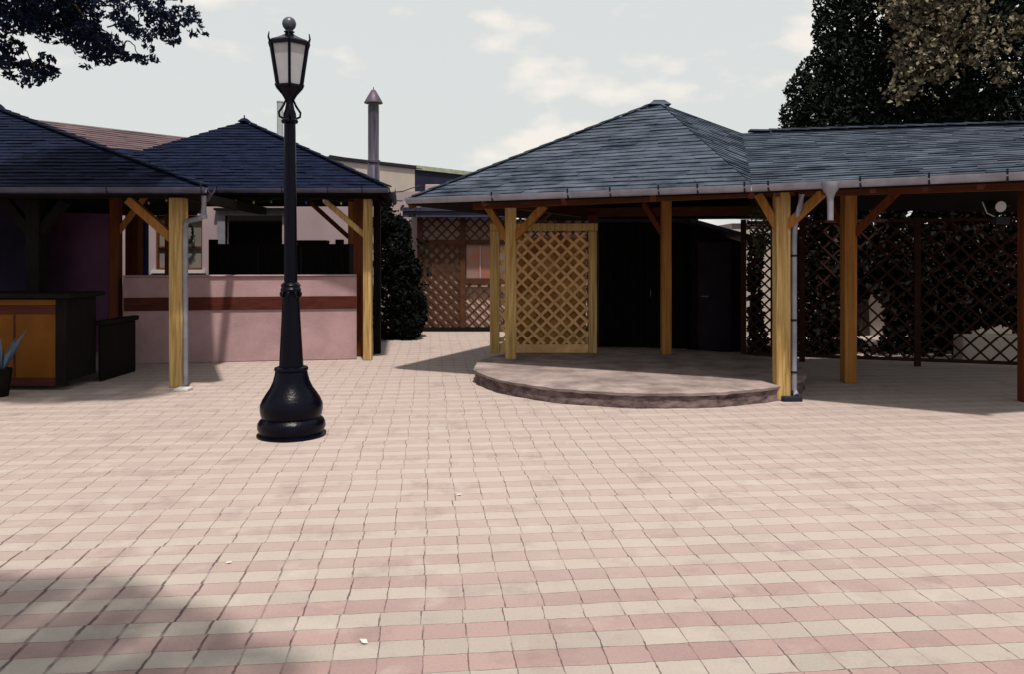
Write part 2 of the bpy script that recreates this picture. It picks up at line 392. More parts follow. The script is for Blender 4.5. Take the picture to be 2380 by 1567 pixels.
# downpipe beside the front post
m = MB(); bx_ = gx(1845, 9.5)
m.tube([(bx_+.02, 9.3, 2.46),(bx_+.02,9.35,2.3),(bx_+.005,9.48,2.12),(bx_,9.5,1.9),(bx_,9.5,.12),(bx_+.01,9.44,.065)], .036, 12)
dp = m.build('downpipe', GUT, pav, smooth=True)
for z in (1.72, .95, .32):
    m = MB(); m.lathe((bx_,9.5,z), [(.034,0),(.041,.002),(.041,.026),(.034,.028)], 14); m.build('pipe_clip', BKT, dp)
m = MB(); m.box(dX-.03, dY-.16, 0, dX+.2, dY+.06, .06); m.build('post_shoe', BKT, pav, bevel=.01)

# ------------------------------------------------------------------ WING (covered walkway) to the right
wing = thing('covered_walkway', 'covered walkway with a long low blue-grey shingled roof at the right of the yard', 'walkway roof', (5.5, 10, 0))
BK0 = Vector((MR.x, MR.y, EH)); BK1 = Vector((10.5, 13.4, EH)); R1b = Vector((9.9, 10.4, R1.z)); P2b = P2
m = MB(); shingles(m, P1, P2, R1, R0, 26); shingles(m, BK1, BK0, R0, R1b, 16); shingles(m, P2, P2+Vector((2.2,.6,0)), R1b, R1, 20)
wr = m.build('roof', SHG, wing)
m = MB(); soffit(m, [[P1,P2,R1,R0],[R0,R1b,BK1,BK0]]); m.build('soffit', SOF, wing)
m = MB(); ridgecap(m, R0+Vector((.1,0,.0)), R1, .2); m.build('ridge_cap', SHG, wr)
gw = gutter(wing, P1+Vector((.02,0,0)), P2, ticks=(.06,.37,.58,.8))
hp = lerp(P1,P2,.255)
m = MB(); m.lathe((hp.x+.03,hp.y-.07,0), [(.032,2.12),(.034,2.36),(.05,2.41),(.085,2.46),(.10,2.52),(.10,2.54)][0:6], 16)
m.build('downspout', GUT, gw, smooth=True)
eX, eY = gx(1972, 10.84), 10.84
post(wing, eX, eY, 0, 2.62, .17, WO, [(.55,-.25,2.0),(-.14,.35,2.08)], WB)
post(wing, gx(2384, 9.4), 9.4, 0, 2.6, .13, WB, [(.4,-.2,2.05)], WB)
m = MB(); m.beam((dX+.17,dY-.09,PH+.0),(gx(2420,8.4),8.4,PH+.0),.10,.14); m.build('eave_beam', WBH, wing)
m = MB(); m.beam((eX-.5,eY+.2,2.66),(gx(2372,9.4)+.3,9.25,2.66),.12,.14); m.build('eave_beam', WBH, wing)
for k in range(6):
    a = lerp(P1,P2,.1+k*.16); b = lerp(R0,R1,.1+k*.16)
    m = MB(); m.beam(a+Vector((0,.08,-.1)), b+Vector((0,0,-.1)), .06, .09); m.build('rafter', WBH, wing)
# floodlight on the far right post
fl = thing('floodlight', 'round spotlight with a small control box hung on the far right post', 'spotlight', px(2330, 480, 9.2))
c = px(2318, 478, 9.15)
m = MB(); m.beam(px(2348,478,9.38), c+Vector((.07,.06,0)), .02,.02); m.build('bracket', BKT, fl)
m = MB(); m.tube([c+Vector((0,.16,.03)), c+Vector((0,.02,0)), c+Vector((0,-.06,-.01))], .045, 16, .075); m.build('housing', WD, fl, smooth=True)
m = MB(); m.tube([c+Vector((0,-.061,-.01)), c+Vector((0,-.068,-.011))], .062, 20); m.build('lens', GLS, fl)
m = MB(); m.box(c.x-.03,c.y-.03,c.z-.21,c.x+.13,c.y+.06,c.z-.12); m.build('control_box', BKT, fl, bevel=.008)
m = MB(); m.tube([c+Vector((-.16,.02,.05)),c+Vector((-.12,0,-.08)),c+Vector((0,.02,-.13)),c+Vector((.1,.04,-.12))], .006, 6); m.build('cable', GRY, fl)

# ------------------------------------------------------------------ ROUND STAGE
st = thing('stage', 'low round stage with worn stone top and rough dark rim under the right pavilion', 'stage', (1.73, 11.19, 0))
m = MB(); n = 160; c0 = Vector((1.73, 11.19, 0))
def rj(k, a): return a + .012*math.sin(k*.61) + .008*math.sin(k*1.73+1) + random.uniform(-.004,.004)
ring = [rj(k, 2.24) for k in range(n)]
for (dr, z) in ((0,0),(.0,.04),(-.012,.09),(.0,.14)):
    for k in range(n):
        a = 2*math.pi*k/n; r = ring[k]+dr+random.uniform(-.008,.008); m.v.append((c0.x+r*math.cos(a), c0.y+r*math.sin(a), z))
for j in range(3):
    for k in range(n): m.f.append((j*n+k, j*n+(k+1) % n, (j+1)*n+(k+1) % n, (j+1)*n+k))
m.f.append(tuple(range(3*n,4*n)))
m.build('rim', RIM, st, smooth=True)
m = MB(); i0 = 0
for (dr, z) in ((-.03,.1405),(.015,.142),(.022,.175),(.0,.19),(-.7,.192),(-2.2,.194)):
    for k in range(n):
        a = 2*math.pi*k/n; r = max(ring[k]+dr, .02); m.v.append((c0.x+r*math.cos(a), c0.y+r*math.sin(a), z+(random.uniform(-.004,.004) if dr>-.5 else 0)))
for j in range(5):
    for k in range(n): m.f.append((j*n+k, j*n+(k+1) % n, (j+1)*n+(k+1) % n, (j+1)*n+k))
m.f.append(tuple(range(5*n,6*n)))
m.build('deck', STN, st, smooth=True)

# ------------------------------------------------------------------ lattice helper
def lattice(mb, o, ux, w, h, sp, bw, th, jit=0.0):
    "diagonal slats, two layers; o = lower-left corner, ux = horizontal unit vector"
    o = Vector(o); ux = Vector(ux).normalized(); uz = Vector((0,0,1)); nn = ux.cross(uz).normalized()
    for lay, sg in ((0,1),(1,-1)):
        t = -h if sg == 1 else 0
        lo, hi = (-h, w) if sg == 1 else (0, w+h)
        k = lo + sp*.5
        while k < hi:
            kk = k + random.uniform(-jit, jit)
            if sg == 1: s0, s1 = max(0,-kk), min(h, w-kk); A = (kk+s0, s0); B = (kk+s1, s1)
            else: s0, s1 = max(0, kk-w), min(h, kk); A = (kk-s0, s0); B = (kk-s1, s1)
            if s1 - s0 > .03:
                a = o+ux*A[0]+uz*A[1]+nn*(lay*th); b = o+ux*B[0]+uz*B[1]+nn*(lay*th)
                mb.beam(a, b, th*.95, bw, up=(ux*(-sg)+uz))
            k += sp

# ------------------------------------------------------------------ trellis arch screen with tan lattice
sc = thing('trellis_screen', 'yellow framed trellis screen with tan lattice over an orange board behind the stage', 'trellis', (.55, 12.6, .19))
D = 12.62; x0, x1 = gx(1150, D), gx(1377, D); zt = gz(536, D)
pf = MB(); pf.box(x0-.075, D-.075, .19, x0+.075, D+.075, zt); pf.build('frame_post', WY, sc, bevel=.01)
pf = MB(); pf.box(x1-.065, D-.065, .19, x1+.065, D+.065, zt-.003); pf.build('frame_post', WY, sc, bevel=.01)
pf = MB(); pf.box(x0-.075, D-.072, zt+.002, x1+.075, D+.072, zt+.12); pf.build('top_rail', WY, sc, bevel=.01)
pf = MB(); pf.box(x0+.078, D-.03, .195, x1-.068, D+.03, .33); pf.build('bottom_rail', LTY, sc)
pf = MB(); lattice(pf, (x0+.08, D-.02, .33), (1,0,0), x1-x0-.15, zt-.36, .205, .045, .012, .012); pf.build('lattice', LTY, sc)
pf = MB(); pf.box(x0+.30, D+.05, .32, x1-.10, D+.066, zt-.1); pf.build('backing_board', ORB, sc)

# ------------------------------------------------------------------ lattice hut further back
HD = 18.5; hx0, hx1 = gx(972, HD), gx(1420, HD)
hut = thing('lattice_hut', 'small hut clad with red-brown lattice under a dark flat roof beyond the trellis screen', 'hut', ((hx0+hx1)/2, HD+1, 0))
m = MB(); m.box(hx0, HD+.1, 0, hx1, HD+3.5, 2.62); m.build('wall', BUF, hut)
mx = gx(1076, HD)
zs = [gz(768,HD), gz(655,HD), gz(562,HD), gz(553,HD), gz(505,HD)]
m = MB(); m.box(hx0-.02,HD-.06,0,hx1,HD+.06,.1); m.build('plinth', WD, hut)
m = MB(); m.box(hx0,HD-.05,zs[4],hx1,HD+.05,zs[4]+.1); m.build('top_frame', LTB, hut)
m = MB(); m.box(hx0+.1,HD-.045,2.02,hx1,HD+.045,2.14); m.build('mid_rail', LTB, hut)
for xx in (hx0+.04, mx, gx(1300, HD)):
    m = MB(); m.box(xx-.06,HD-.055,.1,xx+.06,HD+.055,zs[4]); m.build('stud', LTB, hut)
for (xa, xb, za, zb) in ((hx0+.1, mx-.06, .1, 2.02), (mx+.06, gx(1300,HD)-.06, .1, 1.1), (hx0+.1, mx-.06, 2.14, zs[4]), (mx+.06, gx(1300,HD)-.06, 2.14, zs[4]), (gx(1300,HD)+.06, hx1, .1, zs[4])):
    m = MB(); lattice(m, (xa, HD-.01, za), (1,0,0), xb-xa, zb-za, .235, .07 if xa < mx-.2 and za<1 else .04, .012); m.build('lattice_panel', LTB, hut)
m = MB(); m.box(mx+.06,HD-.04,1.1,gx(1300,HD)-.06,HD+.02,1.24); wf = m.build('window_sill', LTB, hut)
m = MB(); m.box(mx+.08,HD+.03,1.24,mx+.72,HD+.05,2.02); wp = m.build('window_pane', WGL, hut)
m = MB(); m.box(mx+.385,HD+.0,1.24,mx+.415,HD+.03,2.02); m.build('mullion', PKW, wp)
m = MB(); m.hexa([(hx0-.35,HD-.5,2.78),(hx1,HD-.5,2.78),(hx1,HD+3.6,3.0),(hx0-.35,HD+3.6,3.0),(hx0-.35,HD-.5,2.86),(hx1,HD-.5,2.86),(hx1,HD+3.6,3.08),(hx0-.35,HD+3.6,3.08)]); m.build('roof', HUTR, hut)
m = MB(); m.box(hx0-.3,HD-.46,2.64,hx1,HD-.42,2.778); m.build('fascia', HUTR, hut)
# ------------------------------------------------------------------ dark shed behind stage
sh = thing('board_shed', 'black board shed directly behind the stage between trellis and plum door', 'shed', (2.3, 14.8, 0))
sx0, sx1 = gx(1392, 14.9), gx(1606, 14.9)
m = MB(); m.box(sx0, 14.9, 0, sx1, 17.2, 2.38); m.build('wall', WD, sh)
k = sx0+.02
while k < sx1-.1:
    m = MB(); m.box(k, 14.87+random.uniform(0,.01), .05, k+.125, 14.899, 2.34); m.build('board', WD, sh); k += .14
m = MB(); m.box(sx0-.1,14.75,2.382,sx1+.1,17.4,2.44); m.build('roof', HUTR, sh)
m = MB(); m.box(gx(1500,14.86),14.82,.02,gx(1592,14.86),14.868,2.05); dd = m.build('door', WD, sh, bevel=.01)
m = MB(); m.tube([(gx(1512,14.8),14.80,1.0),(gx(1512,14.8),14.78,1.05),(gx(1512,14.8),14.80,1.1)],.01,8); m.build('handle', GUT, dd)
ld = thing('lean_to', 'lean-to with a plum coloured door and a sloping dark roof right of the black shed', 'lean-to', (4, 15, 0))
lx0, lx1 = gx(1608, 14.4), gx(1722, 14.4)
m = MB(); m.hexa([(lx0,14.4,0),(lx1,14.4,0),(lx1,16.2,0),(lx0,16.2,0),(lx0,14.4,2.3),(lx1,14.4,2.0),(lx1,16.2,2.0),(lx0,16.2,2.3)]); m.build('wall', WD, ld)
m = MB(); m.hexa([(lx0-.1,14.1,2.36),(lx1+.5,14.1,1.95),(lx1+.5,16.4,1.95),(lx0-.1,16.4,2.36),(lx0-.1,14.1,2.42),(lx1+.5,14.1,2.01),(lx1+.5,16.4,2.01),(lx0-.1,16.4,2.42)]); m.build('roof', HUTR, ld)
m = MB(); m.box(gx(1622,14.36),14.34,.02,gx(1700,14.36),14.398,2.0); dd = m.build('door', PURP, ld, bevel=.01)
m = MB(); m.box(gx(1636,14.3),14.33,1.15,gx(1692,14.3),14.339,1.85); m.build('door_panel', PURP, dd, bevel=.004)
m = MB(); m.box(gx(1636,14.3),14.33,.2,gx(1692,14.3),14.339,.95); m.build('door_panel', PURP, dd, bevel=.004)
m = MB(); hx = gx(1630,14.3); m.tube([(hx,14.34,1.02),(hx,14.28,1.02),(hx+.12,14.275,1.02)],.011,8); m.build('door_handle', GUT, dd, smooth=True)
# white boat-like tarp roof seen through the gap
m = MB(); m.hexa([(5.2,19,2.65),(7.0,19,2.55),(7.0,22,2.75),(5.2,22,2.95),(5.2,19,2.75),(7.0,19,2.62),(7.0,22,2.82),(5.2,22,3.05)])
m.box(5.3,19.2,0,6.9,21.9,2.549)
tag(m.build('outbuilding', PKW), 'small pale outbuilding roof showing through the gap above the lean-to', 'outbuilding')

# ------------------------------------------------------------------ lattice fence + pale wall beyond, at the right
fe = thing('lattice_fence', 'dark brown diagonal lattice fence behind the covered walkway', 'fence', (7, 12.7, 0))
fA, fB = Vector((gx(1728, 13.3), 13.3, 0)), Vector((gx(2560, 11.7), 11.7, 0))
fdir = (fB-fA).normalized(); fl_ = (fB-fA).length; fn = Vector((-fdir.y, fdir.x, 0)); k = 0; np_ = 0
while k < fl_-.2:
    c = fA+fdir*k; nx = min(k+(.92 if np_ == 0 else 1.7), fl_)
    m = MB(); m.slab(c-fdir*.045-fn*.04, c+fdir*.045-fn*.04, 0, 2.35, .085); m.build('fence_post', LTF, fe)
    m = MB(); lattice(m, c+fdir*.05+Vector((0,0,.12)), fdir, nx-k-.1, 2.15, .17 if np_ == 0 else .27, .03, .012, .004); m.build('lattice_panel', LTF, fe)
    for z_ in (.075, 2.275):
        m = MB(); m.slab(c+fdir*.05-fn*.03, fA+fdir*(nx-.05)-fn*.03, z_, z_+.05, .06); m.build('rail', LTF, fe)
    k = nx; np_ += 1
m = MB(); m.box(4.6,17.6,0,16,17.85,2.35); gw_ = m.build('garden_wall', TAN); tag(gw_, 'pale rendered garden wall glimpsed through the lattice fence', 'wall')
m = MB(); m.box(gx(2238,12.9),12.9,0,10.6,13.2,.45); tag(m.build('sunlit_patch_wall', TAN, bevel=.03), 'low pale wall added behind the lattice at the far right in place of sunlit ground', 'wall')  # added wall, its pale colour stands in for sunlit ground
# hedge with gaps
m = MB()
gaps = [(1796, 660, 26, 140), (2022, 745, 34, 62), (2310, 800, 85, 42)]
cnt = 0
while cnt < 24000:
    d = random.uniform(13.6, 15.2); X = random.uniform(4.1, 11.4); Z = random.uniform(0, 3.4)
    sx = X/d*1850+1190; sy = 600-(Z-1.7)*1850/d
    # irregular bare patches in the hedge, at their own height and place
    if any(((sx-a)/(rx*1.0))**2 + ((sy-b)/ry)**2 < 1+random.uniform(-.15,.35) for a, b, rx, ry in gaps): cnt += 1; continue
    if sx < 1840 and (sy < 545 or sx < 1740): cnt += 1; continue
    if X > 11.5*random.uniform(.97,1): continue
    m.leaf(Vector((X, d, Z)), .17, .6); cnt += 1
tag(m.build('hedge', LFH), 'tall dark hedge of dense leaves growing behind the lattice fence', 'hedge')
# creeper on the front right post
m = MB()
for k in range(420):
    t = random.random(); m.leaf(Vector((dX+.25+random.gauss(0,.10)-.1*t, dY+.75+random.gauss(0,.1), 2.0+random.gauss(0,.14)+.2*t)), .06, .6)
for k in range(260):
    m.leaf(Vector((dX-.10+random.gauss(0,.05), dY+.55+random.gauss(0,.06), 2.05+random.gauss(0,.22))), .055, .6)
m.tube([(dX+.12,dY+.6,0),(dX+.15,dY+.62,1.2),(dX+.1,dY+.7,2.0),(dX+.3,dY+.75,2.3)], .012, 6)
tag(m.build('creeper', LFV), 'leafy creeper climbing behind the front right pavilion post', 'creeper')

# ------------------------------------------------------------------ MIDDLE PAVILION (bar)
EB = 2.82
Q1 = px(905, 437, 12.7); Q1.z = EB; Q0 = Vector((-8.0, 12.7, EB)); QB1 = Vector((-2.35, 15.6, EB)); QB0 = Vector((-8.0,15.6,EB))
QA = px(568, 282, 14.2)
bar = thing('bar_pavilion', 'navy roofed timber pavilion standing over the pink bar counter', 'pavilion', (-5.1, 15.1, 0))
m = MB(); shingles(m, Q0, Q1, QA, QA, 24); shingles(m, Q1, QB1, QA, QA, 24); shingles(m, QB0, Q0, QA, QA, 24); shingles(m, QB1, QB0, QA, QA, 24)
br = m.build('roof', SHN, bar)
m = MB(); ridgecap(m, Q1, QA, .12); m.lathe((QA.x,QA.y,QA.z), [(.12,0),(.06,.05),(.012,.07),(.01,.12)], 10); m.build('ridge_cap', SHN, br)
m = MB(); soffit(m, [[Q0,Q1,QA],[Q1,QB1,QA],[QB0,Q0,QA],[QB1,QB0,QA]]); m.build('soffit', SOF, bar)
gutter(bar, Q0, Q1, ticks=(.55,.72,.84,.93), r=.06, mt=GUTD)
gutter(bar, Q1, QB1, r=.06, mt=GUTD)
bX, bY = gx(855, 13.22), 13.22
m = MB(); m.beam((-8.2,13.2,2.76),(bX+.1,13.2,2.76),.12,.14); m.build('eave_beam', WD, bar)
post(bar, bX, bY, 0, 2.685, .14, WY, [(-.72,.0,2.08)], WY)
post(bar, gx(834,13.75), 13.75, 0, 2.75, .16, WB)
post(bar, gx(877,14.1), 14.1, 0, 2.75, .12, WD)
post(bar, gx(260, 12.72)+.0, 12.85, 0, 2.75, .15, WB, [(.42,.15,2.12)], WO)
post(bar, gx(312,15.2), 15.2, 0, 2.8, .24, WB)
post(bar, gx(818,15.35), 15.35, 0, 2.8, .13, WO, [(-.8,0,2.1)], WB)
m = MB(); m.beam((bX,13.3,2.79),(bX,15.5,2.79),.12,.12); m.build('eave_beam', WD, bar)
# string of fairy bulbs under the eave
ls = thing('light_string', 'string of tiny coloured bulbs hung under the bar pavilion eave', 'fairy lights', (-4.5, 12.95, 2.66))
pts = [Vector((lerp(-6.3,-2.5,i/40), 12.98, 2.655 + .025*math.cos(i/40*math.pi*12))) for i in range(41)]
m = MB(); m.tube(pts, .007, 6); m.build('wire', BKT, ls)
cols = [mat('bulb_'+nm, c, .3, .05, 3, 0) for nm, c in (('green',(.02,.35,.08)),('blue',(.03,.15,.5)),('yellow',(.6,.5,.05)),('red',(.5,.04,.03)),('white',(.6,.6,.55)))]
for i in range(1, 40, 3):
    m = MB(); m.ball(pts[i]+Vector((0,-.005,-.03)), .016, 6, 1.4); m.build('bulb', cols[i % 5], ls)

# counter
ct = thing('bar_counter', 'pink rendered bar counter with a dark red-brown board across its front', 'counter', (-4.4, 13, 0))
A_ = (gx(285,12.65), 12.65); B_ = (gx(829,13.3), 13.3)
m = MB(); m.slab(A_, B_, 0, 1.405, .32); m.build('counter_wall', PNK, ct, bevel=.015)
dv = (Vector(B_)-Vector(A_)).normalized(); nv = Vector((dv.y,-dv.x))
a2 = Vector(A_)+dv*.02+nv*.022; b2 = Vector(B_)-dv*.0+nv*.022
m = MB(); m.slab(a2, b2, .865, 1.075, .024); m.build('front_board', BND, ct, bevel=.004)
m = MB(); m.slab(Vector(A_)+nv*.03, Vector(B_)+nv*.03, 1.4075, 1.432, .42); m.build('counter_top', PNK, ct, bevel=.006)

# bar back wall
bw = thing('bar_back_wall', 'pale mauve rear wall of the bar with a small paned window and a dark hatch', 'wall', (-5.5, 16.3, 0))
W = 16.3
wx0, wx1, wz0, wz1 = gx(362,W), gx(470,W), gz(626,W), gz(500,W)
ox0, ox1, oz1 = gx(524,W), gx(656,W), gz(500,W)
m = MB(); X0, X1 = gx(235,W), gx(872,W)
m.box(X0,W,0,wx0,W+.2,2.98); m.box(wx0,W,0,wx1,W+.2,wz0); m.box(wx0,W,wz1,wx1,W+.2,2.98)
m.box(wx1,W,0,ox0,W+.2,2.98); m.box(ox0,W,oz1,ox1,W+.2,2.98); m.box(ox0,W,0,ox1,W+.2,.9); m.box(ox1,W,0,X1,W+.2,2.98)
m.build('wall_panel', PKW, bw)
m = MB(); m.box(ox0-.5,W+.4,.5,ox1+.5,W+.45,oz1+.2); m.build('hatch_shutter', WD, bw)
m = MB(); m.box(ox0-.16,W-.03,.9,ox0,W+.1,oz1+.1); m.box(ox0+.002,W-.03,oz1,ox1+.1,W+.1,oz1+.1); m.build('hatch_frame', GUT, bw)
m = MB(); m.box(ox0-.2,W-.12,oz1+.102,ox1+.2,W-.001,oz1+.15); m.build('hatch_ledge', WD, bw)
m = MB(); m.box(wx0,W+.1,wz0,wx1,W+.12,wz1); win = m.build('window', WIN, bw)
m = MB(); t = .035
m.box(wx0,W+.04,wz0,wx0+t,W+.099,wz1); m.box(wx1-t,W+.04,wz0,wx1,W+.099,wz1); m.box(wx0+t,W+.04,wz0,wx1-t,W+.099,wz0+t); m.box(wx0+t,W+.04,wz1-t,wx1-t,W+.099,wz1)
cx_ = (wx0+wx1)/2; cz_ = lerp(wz0,wz1,.42)
m.box(cx_-.02,W+.05,wz0+t,cx_+.02,W+.098,wz1-t); m.box(wx0+t,W+.052,cz_-.015,cx_-.021,W+.097,cz_+.015); m.box(cx_+.021,W+.052,cz_-.015,wx1-t,W+.097,cz_+.015); m.build('window_frame', WB, win)
m = MB(); m.box(wx0-.08,W-.06,wz0-.07,wx1+.08,W-.001,wz0-.005); m.build('window_sill', WHT, win)
# wreath
wc = px(437, 540, W-.05)
m = MB(); ring = [wc + Vector((.10*math.cos(a), 0, .20*math.sin(a))) for a in [2*math.pi*k/24 for k in range(25)]]
m.tube(ring, .022, 8)
for k in range(260):
    a = random.uniform(0, 6.28); m.leaf(wc+Vector((.10*math.cos(a)+random.gauss(0,.02), random.gauss(0,.02)-.02, .20*math.sin(a)+random.gauss(0,.02))), .05)
tag(m.build('wreath', LFD), 'dark oval wreath hung in front of the bar window', 'wreath')
# bar cabinet
cb = thing('bar_cabinet', 'long black back-bar cabinet standing between the counter and the rear wall', 'cabinet', (-4, 14.6, 0))
kx0, kx1 = gx(500,14.6), gx(812,14.6); kt = gz(566,14.6)
m = MB(); m.box(kx0,14.6,.0,kx1,15.1,kt); m.build('body', WD, cb, bevel=.01)
for xx in (gx(497,14.6), gx(790,14.6)):
    m = MB(); m.box(xx-.07,14.52,0,xx+.07,14.64,kt+.08); m.build('corner_post', WB if False else WD, cb, bevel=.01)
m = MB(); m.box(gx(688,14.6),14.65,kt+.002,gx(756,14.6),14.95,kt+.07); m.build('tray', WD, cb, bevel=.01)
for xx in (gx(600,14.6), gx(700,14.6)):
    m = MB(); m.box(xx-.012,14.585,1.0,xx+.012,14.599,kt-.05); m.build('door_seam', BKT, cb)
# purple wall left, dark blue wall far left
m = MB(); m.box(gx(92,14.4),14.4,0,gx(252,14.4),14.6,2.78); mw = m.build('side_wall', MAU); tag(mw, 'rendered wall left of the bar with shade put into its deep mauve colour', 'wall')
m = MB(); m.box(-13.2,13.4,0,gx(90,13.4),13.6,2.7); tag(m.build('rear_wall', DBL), 'dark blue wall at the back of the leftmost pavilion', 'wall')
m = MB(); m.tube([px(335,637,15.6), px(335,520,15.6), px(333,512,15.65)], .085, 14); m.v = [(x,y,z) for x,y,z in m.v]
m.tube([Vector((px(335,637,15.6).x,15.6,0)), px(335,637,15.6)], .085, 14)
tag(m.build('drain_pipe', BLU, smooth=True), 'thick dark blue vertical pipe standing behind the bar by the brown pillar', 'pipe')

# ------------------------------------------------------------------ LEFT PAVILION
EL_ = 2.58
T1 = px(482, 436, 9.87); T1.z = EL_; T0 = Vector((-12.4, 9.87, EL_)); TB1 = Vector((-5.7, 14.4, EL_)); TB0 = Vector((-12.4,14.6,EL_))
TA = px(-4, 254, 12.3); TA2 = TA+Vector((-1.2,0,0))
lp = thing('corner_pavilion', 'dark navy hip-roofed pavilion at the far left edge with yellow front post', 'pavilion', (-7.9, 12.2, 0))
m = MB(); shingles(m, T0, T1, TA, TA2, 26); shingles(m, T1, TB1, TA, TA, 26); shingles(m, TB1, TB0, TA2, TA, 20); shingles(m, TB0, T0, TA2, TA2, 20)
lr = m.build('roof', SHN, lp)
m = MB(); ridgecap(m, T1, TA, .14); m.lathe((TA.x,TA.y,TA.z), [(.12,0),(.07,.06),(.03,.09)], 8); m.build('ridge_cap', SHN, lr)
m = MB(); soffit(m, [[T0,T1,TA,TA2],[T1,TB1,TA],[TB1,TB0,TA2,TA],[TB0,T0,TA2]]); m.build('soffit', SOF, lp)
gutter(lp, T0, T1, ticks=(.86,.995), r=.06, mt=GUTD)
gutter(lp, T1, TB1, r=.06, mt=GUTD)
aX, aY = gx(415,10.5), 10.5
post(lp, aX, aY, 0, 2.5, .185, WY, [(-.66,.0,1.93)], WO)
post(lp, gx(84,10.75), 10.75, 0, 2.5, .19, WD, [(-.4,0,2.0),(.4,0,2.0)], WD)
m = MB(); m.beam((-12.2,aY,2.575),(aX+.3,aY,2.575),.13,.15); m.build('eave_beam', WD, lp)
m = MB(); m.beam((aX,aY+.08,2.56),(aX-.1,14.4,2.56),.12,.13); m.build('eave_beam', WD, lp)
post(lp, gx(395,14.2), 14.2, 0, 2.5, .14, WB)
m = MB(); q = [px(474,450,9.95), px(474,500,10.05), px(466,506,10.1), px(436,513,10.4), px(431,522,10.42), px(431,560,10.42), Vector((px(431,560,10.42).x,10.42,.06)), Vector((px(431,560,10.42).x+.03,10.3,.03))]
m.tube(q, .034, 12); dpl = m.build('downpipe', GUT, lp, smooth=True)
m = MB(); m.lathe((q[1].x,q[1].y,q[1].z-.04), [(.034,0),(.042,.004),(.042,.05),(.034,.054)], 12); m.build('pipe_collar', GUT, dpl, smooth=True)
m = MB(); m.box(q[5].x-.02,10.1,.0,q[5].x+.16,10.28,.035); tag(m.build('splash_block', WHT, bevel=.008), 'small white slab on the paving under the left downpipe', 'slab')
# orange counter
oc = thing('kiosk_counter', 'orange fronted kiosk counter with dark frame at the left edge of the yard', 'counter', (-6.4, 10.2, 0))
D = 10.2; ox0, ox1 = -7.3, gx(132, D)
m = MB(); m.box(ox0,D+.02,.12,ox1+.14,D+.7,1.19); m.build('body', WD, oc, bevel=.01)
m = MB(); m.box(ox0,D-.02,.16,ox1,D+.018,.99); m.build('front_panel', ORP, oc, bevel=.004)
m = MB(); m.box(ox0,D-.02,1.10,ox1,D+.018,1.175); m.build('front_panel', ORP, oc, bevel=.004)
m = MB(); m.box(ox0,D-.03,.992,ox1,D+.018,1.098); m.build('rail', BND, oc, bevel=.004)
m = MB(); m.box(ox0-.05,D-.1,1.192,ox1+.22,D+.8,1.25); m.build('counter_top', WD, oc, bevel=.008)
m = MB(); m.box(ox0,D-.028,.06,ox1+.05,D+.015,.158); m.build('skirting', BND, oc)
m = MB(); m.box(gx(36,D)-.012,D-.026,.17,gx(36,D)+.012,D-.0205,.985); m.build('panel_seam', BND, oc)
m = MB(); m.box(ox1+.002,D-.035,.06,ox1+.14,D+.018,1.19); m.build('side_frame', WD, oc)
m = MB(); m.box(ox1+.16,10.9,0,gx(278,11.4),11.9,.78); sb_ = thing('storage_chest', 'black storage chest standing in shade right of the orange kiosk', 'chest', (ox1+.6,11.4,0))
m.build('body', WD, sb_, bevel=.02); m = MB(); m.box(ox1+.13,10.86,.782,gx(278,11.4)+.03,11.94,.85); m.build('lid', WD, sb_, bevel=.015)
# spiky plant at the left edge
sp_ = thing('agave_plant', 'spiky grey-blue plant in a dark pot in front of the orange kiosk', 'plant', px(14, 905, 9.75))
pc = Vector((gx(0,9.75), 9.75, 0))
m = MB(); m.lathe(pc, [(.09,0),(.12,.2),(.135,.34),(.12,.345),(.05,.33)], 20); m.build('pot', WD, sp_, smooth=True)
m = MB()
for k in range(12):
    a = k*2.4; e = .35+.5*random.random()
    tip = pc+Vector((math.cos(a)*.3*math.cos(e), math.sin(a)*.2*math.cos(e), .36+.42*math.sin(e)+.1*random.random()))
    if k == 0: tip = pc+Vector((.34,-.02,.83))
    b = pc+Vector((math.cos(a)*.03, math.sin(a)*.03, .33)); mid = lerp(b,tip,.5)+Vector((0,0,.03)); s = (tip-b).cross(Vector((0,1,.2))).normalized()*.022
    m.quad(b-s, mid-s*1.2, tip, mid+s*1.2); m.tri(b-s, mid+s*1.2, b+s)
m.build('leaves', LAG, sp_)

# ------------------------------------------------------------------ LONG BUILDING BEHIND
def line_at(x): return Vector((x, 16.6+(x+9.7)*9.3/8.3))
bA = line_at(-13.6); bB = line_at(-5.6)
lb = thing('long_building', 'long building with a mauve-brown tiled roof rising behind the two navy roofs', 'building', (bA.x+3, bA.y+3, 0))
m = MB(); m.slab(bA, bB, 0, 4.08, .3); m.build('wall', TAN, lb)
d2 = (bB-bA).normalized(); n2 = Vector((-d2.y, d2.x))
m = MB(); e0 = bA-n2*.25; e1 = bB-n2*.25; r0 = bA+n2*1.1; r1 = bB+n2*1.1
shingles(m, (e0.x,e0.y,4.1),(e1.x,e1.y,4.1),(r1.x,r1.y,4.74),(r0.x,r0.y,4.74), 10, .4)
m.quad((r0.x,r0.y,4.74),(r1.x,r1.y,4.74),(r1.x+n2.x*3,r1.y+n2.y*3,4.0),(r0.x+n2.x*3,r0.y+n2.y*3,4.0)); m.build('roof', BRF, lb)
m = MB(); m.slab(e0, e1, 4.02, 4.098, .05); m.build('fascia', BLU, lb)
bC = line_at(-5.0); bD = line_at(-2.95); bE = line_at(-.9)
tb = thing('flat_roof_building', 'tan flat-roofed building with thin dark coping between the two big roofs', 'building', (bC.x, bC.y, 0))
m = MB(); m.slab(bC, bD, 0, 4.42, 3); m.build('wall', TAN, tb)
cdn = Vector((d2.y,-d2.x))*.06
